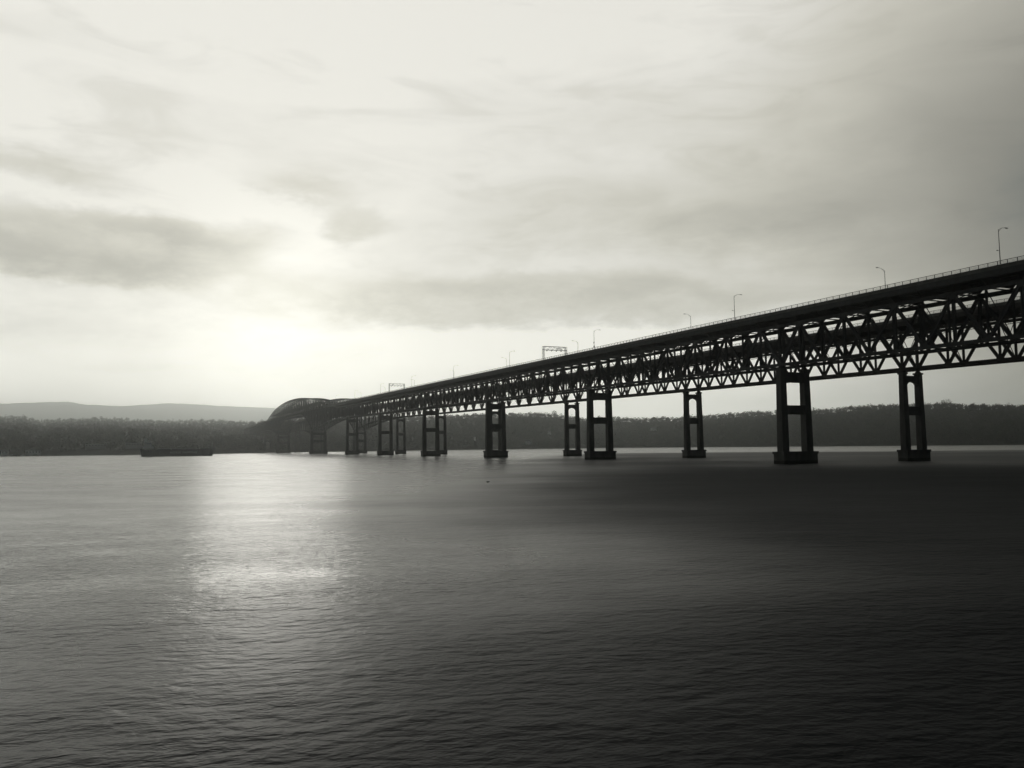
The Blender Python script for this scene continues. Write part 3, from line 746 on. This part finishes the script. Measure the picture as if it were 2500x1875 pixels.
def boat(x, D, Lb, label):
    p = level_at(x, D); o = empty('moored_boat', p, rnd.uniform(-.4, .4)); tag(o, label, 'boat')
    pf = [(-1, .75, 1.5), (-.5, 1, 1.4), (.2, 1, 1.5), (.7, .6, 1.9), (1, .04, 2.3)]; v = []; f_ = []
    for u_, w_, z_ in pf: v += [(u_ * Lb / 2, -w_ * Lb * .16, z_), (u_ * Lb / 2 * .92, -w_ * Lb * .1, -.3), (u_ * Lb / 2 * .92, w_ * Lb * .1, -.3), (u_ * Lb / 2, w_ * Lb * .16, z_)]
    for k in range(4):
        for q in range(4): f_.append((k * 4 + q, k * 4 + (q + 1) % 4, (k + 1) * 4 + (q + 1) % 4, (k + 1) * 4 + q))
    f_ += [(3, 2, 1, 0), (16, 17, 18, 19)]
    MB().add(v, f_).build('hull', WHITE, o)
    c_ = MB().frustum(1.4, 3.1, (-.05 * Lb, 0), (.2 * Lb, .1 * Lb), (-.08 * Lb, 0), (.15 * Lb, .08 * Lb)).build('cabin', WHITE, o)
    MB().box((-.2 * Lb, -.098 * Lb - .02, 2.2), (.06 * Lb, -.07 * Lb, 2.7)).build('window', GLASS, c_)
    MB().tube([(-.05 * Lb, 0, 3.0), (-.05 * Lb, 0, 5.5)], .05, 5).build('mast', GREY, o)
boat(33, 1190, 11, 'white cabin boat moored by the left shore beside the boat shed')
boat(61, 1195, 8, 'small white boat moored between the boat shed and the long boathouse')

# remove the trees standing on or right in front of the houses
mf = bpy.data.objects['forest'].data
keep = np.ones(NT, bool)
for X, Y, w, Z in clear:
    dirv = np.array([X, Y]); Rr = np.hypot(X, Y); dirv = dirv / Rr
    rel = T[:, :2] - np.array([X, Y]); along = rel @ dirv; across = np.abs(rel @ np.array([-dirv[1], dirv[0]]))
    keep &= ~((across < w / 2 + 2.5) & (along < 12) & (along > -90))
# and those on the line of the two bridges
for ox, oy in (OA, OB):
    rel = T[:, :2] - np.array([ox, oy]); al = rel @ np.array([-math.sin(TH), math.cos(TH)]); ac = np.abs(rel @ np.array([math.cos(TH), math.sin(TH)]))
    keep &= ~((ac < 13) & (al < T_END * SPAN + 15))
kv = np.repeat(keep, K); VV2 = tri.reshape(-1, 3, 3)[kv].reshape(-1, 3); nf = len(VV2) // 3
m2 = bpy.data.meshes.new('forest'); m2.vertices.add(nf * 3); m2.vertices.foreach_set('co', VV2.astype(np.float32).ravel())
m2.loops.add(nf * 3); m2.loops.foreach_set('vertex_index', np.arange(nf * 3, dtype=np.int32))
m2.polygons.add(nf); m2.polygons.foreach_set('loop_start', np.arange(0, nf * 3, 3, dtype=np.int32)); m2.update(calc_edges=True); m2.materials.append(WOOD)
bpy.data.objects['forest'].data = m2; bpy.data.meshes.remove(mf); m2.name = 'forest'

# ------------------------------------------------------------------ bird low over the water
d = ray(1191, 1177); D = 95.0; p = Vector((0, 0, CAM_H)) + d * (D / d.y)
bird = empty('bird', p, R(35)); tag(bird, 'small dark bird flying low over the open water below the middle piers', 'bird')
MB().tube([(-.20, 0, 0), (-.12, 0, 0), (0, 0, .01), (.13, 0, .02), (.19, 0, .03), (.26, 0, .02)], [.015, .045, .06, .045, .03, .006], 8).build('body', FEATH, bird)
for sy in (-1, 1):
    MB().add([(.08, sy * .03, .03), (-.07, sy * .03, .02), (.07, sy * .24, .12), (-.06, sy * .22, .10), (-.02, sy * .46, .05), (-.06, sy * .45, .045),
              (.08, sy * .03, .015), (-.07, sy * .03, .01), (.07, sy * .24, .11), (-.06, sy * .22, .095), (-.02, sy * .46, .046), (-.06, sy * .45, .042)],
             [(0, 1, 3, 2), (2, 3, 5, 4), (6, 8, 9, 7), (8, 10, 11, 9), (0, 2, 8, 6), (2, 4, 10, 8), (1, 7, 9, 3), (3, 9, 11, 5), (4, 5, 11, 10), (0, 6, 7, 1)]).build('wing', FEATH, bird)
MB().add([(-.16, -.02, 0), (-.16, .02, 0), (-.30, .06, 0), (-.30, -.06, 0), (-.16, 0, .012)], [(0, 1, 2, 3), (0, 4, 1), (1, 4, 2), (2, 4, 3), (3, 4, 0)]).build('tail', FEATH, bird)

# ------------------------------------------------------------------ haze
hm_ = bpy.data.materials.new('haze'); hm_.use_nodes = True; t = hm_.node_tree; t.nodes.clear()
o_ = t.nodes.new('ShaderNodeOutputMaterial'); pvn = t.nodes.new('ShaderNodeVolumePrincipled')
pvn.inputs['Color'].default_value = (.95, .985, .97, 1); pvn.inputs['Density'].default_value = 1.05e-4; pvn.inputs['Anisotropy'].default_value = 0.9
t.links.new(pvn.outputs[0], o_.inputs['Volume'])
MB_ = MB().box((-17500, -6500, -5), (17500, 17500, 1000)).build('haze', hm_)
tag(MB_, 'thin evening haze over the river', None, None, 'stuff')
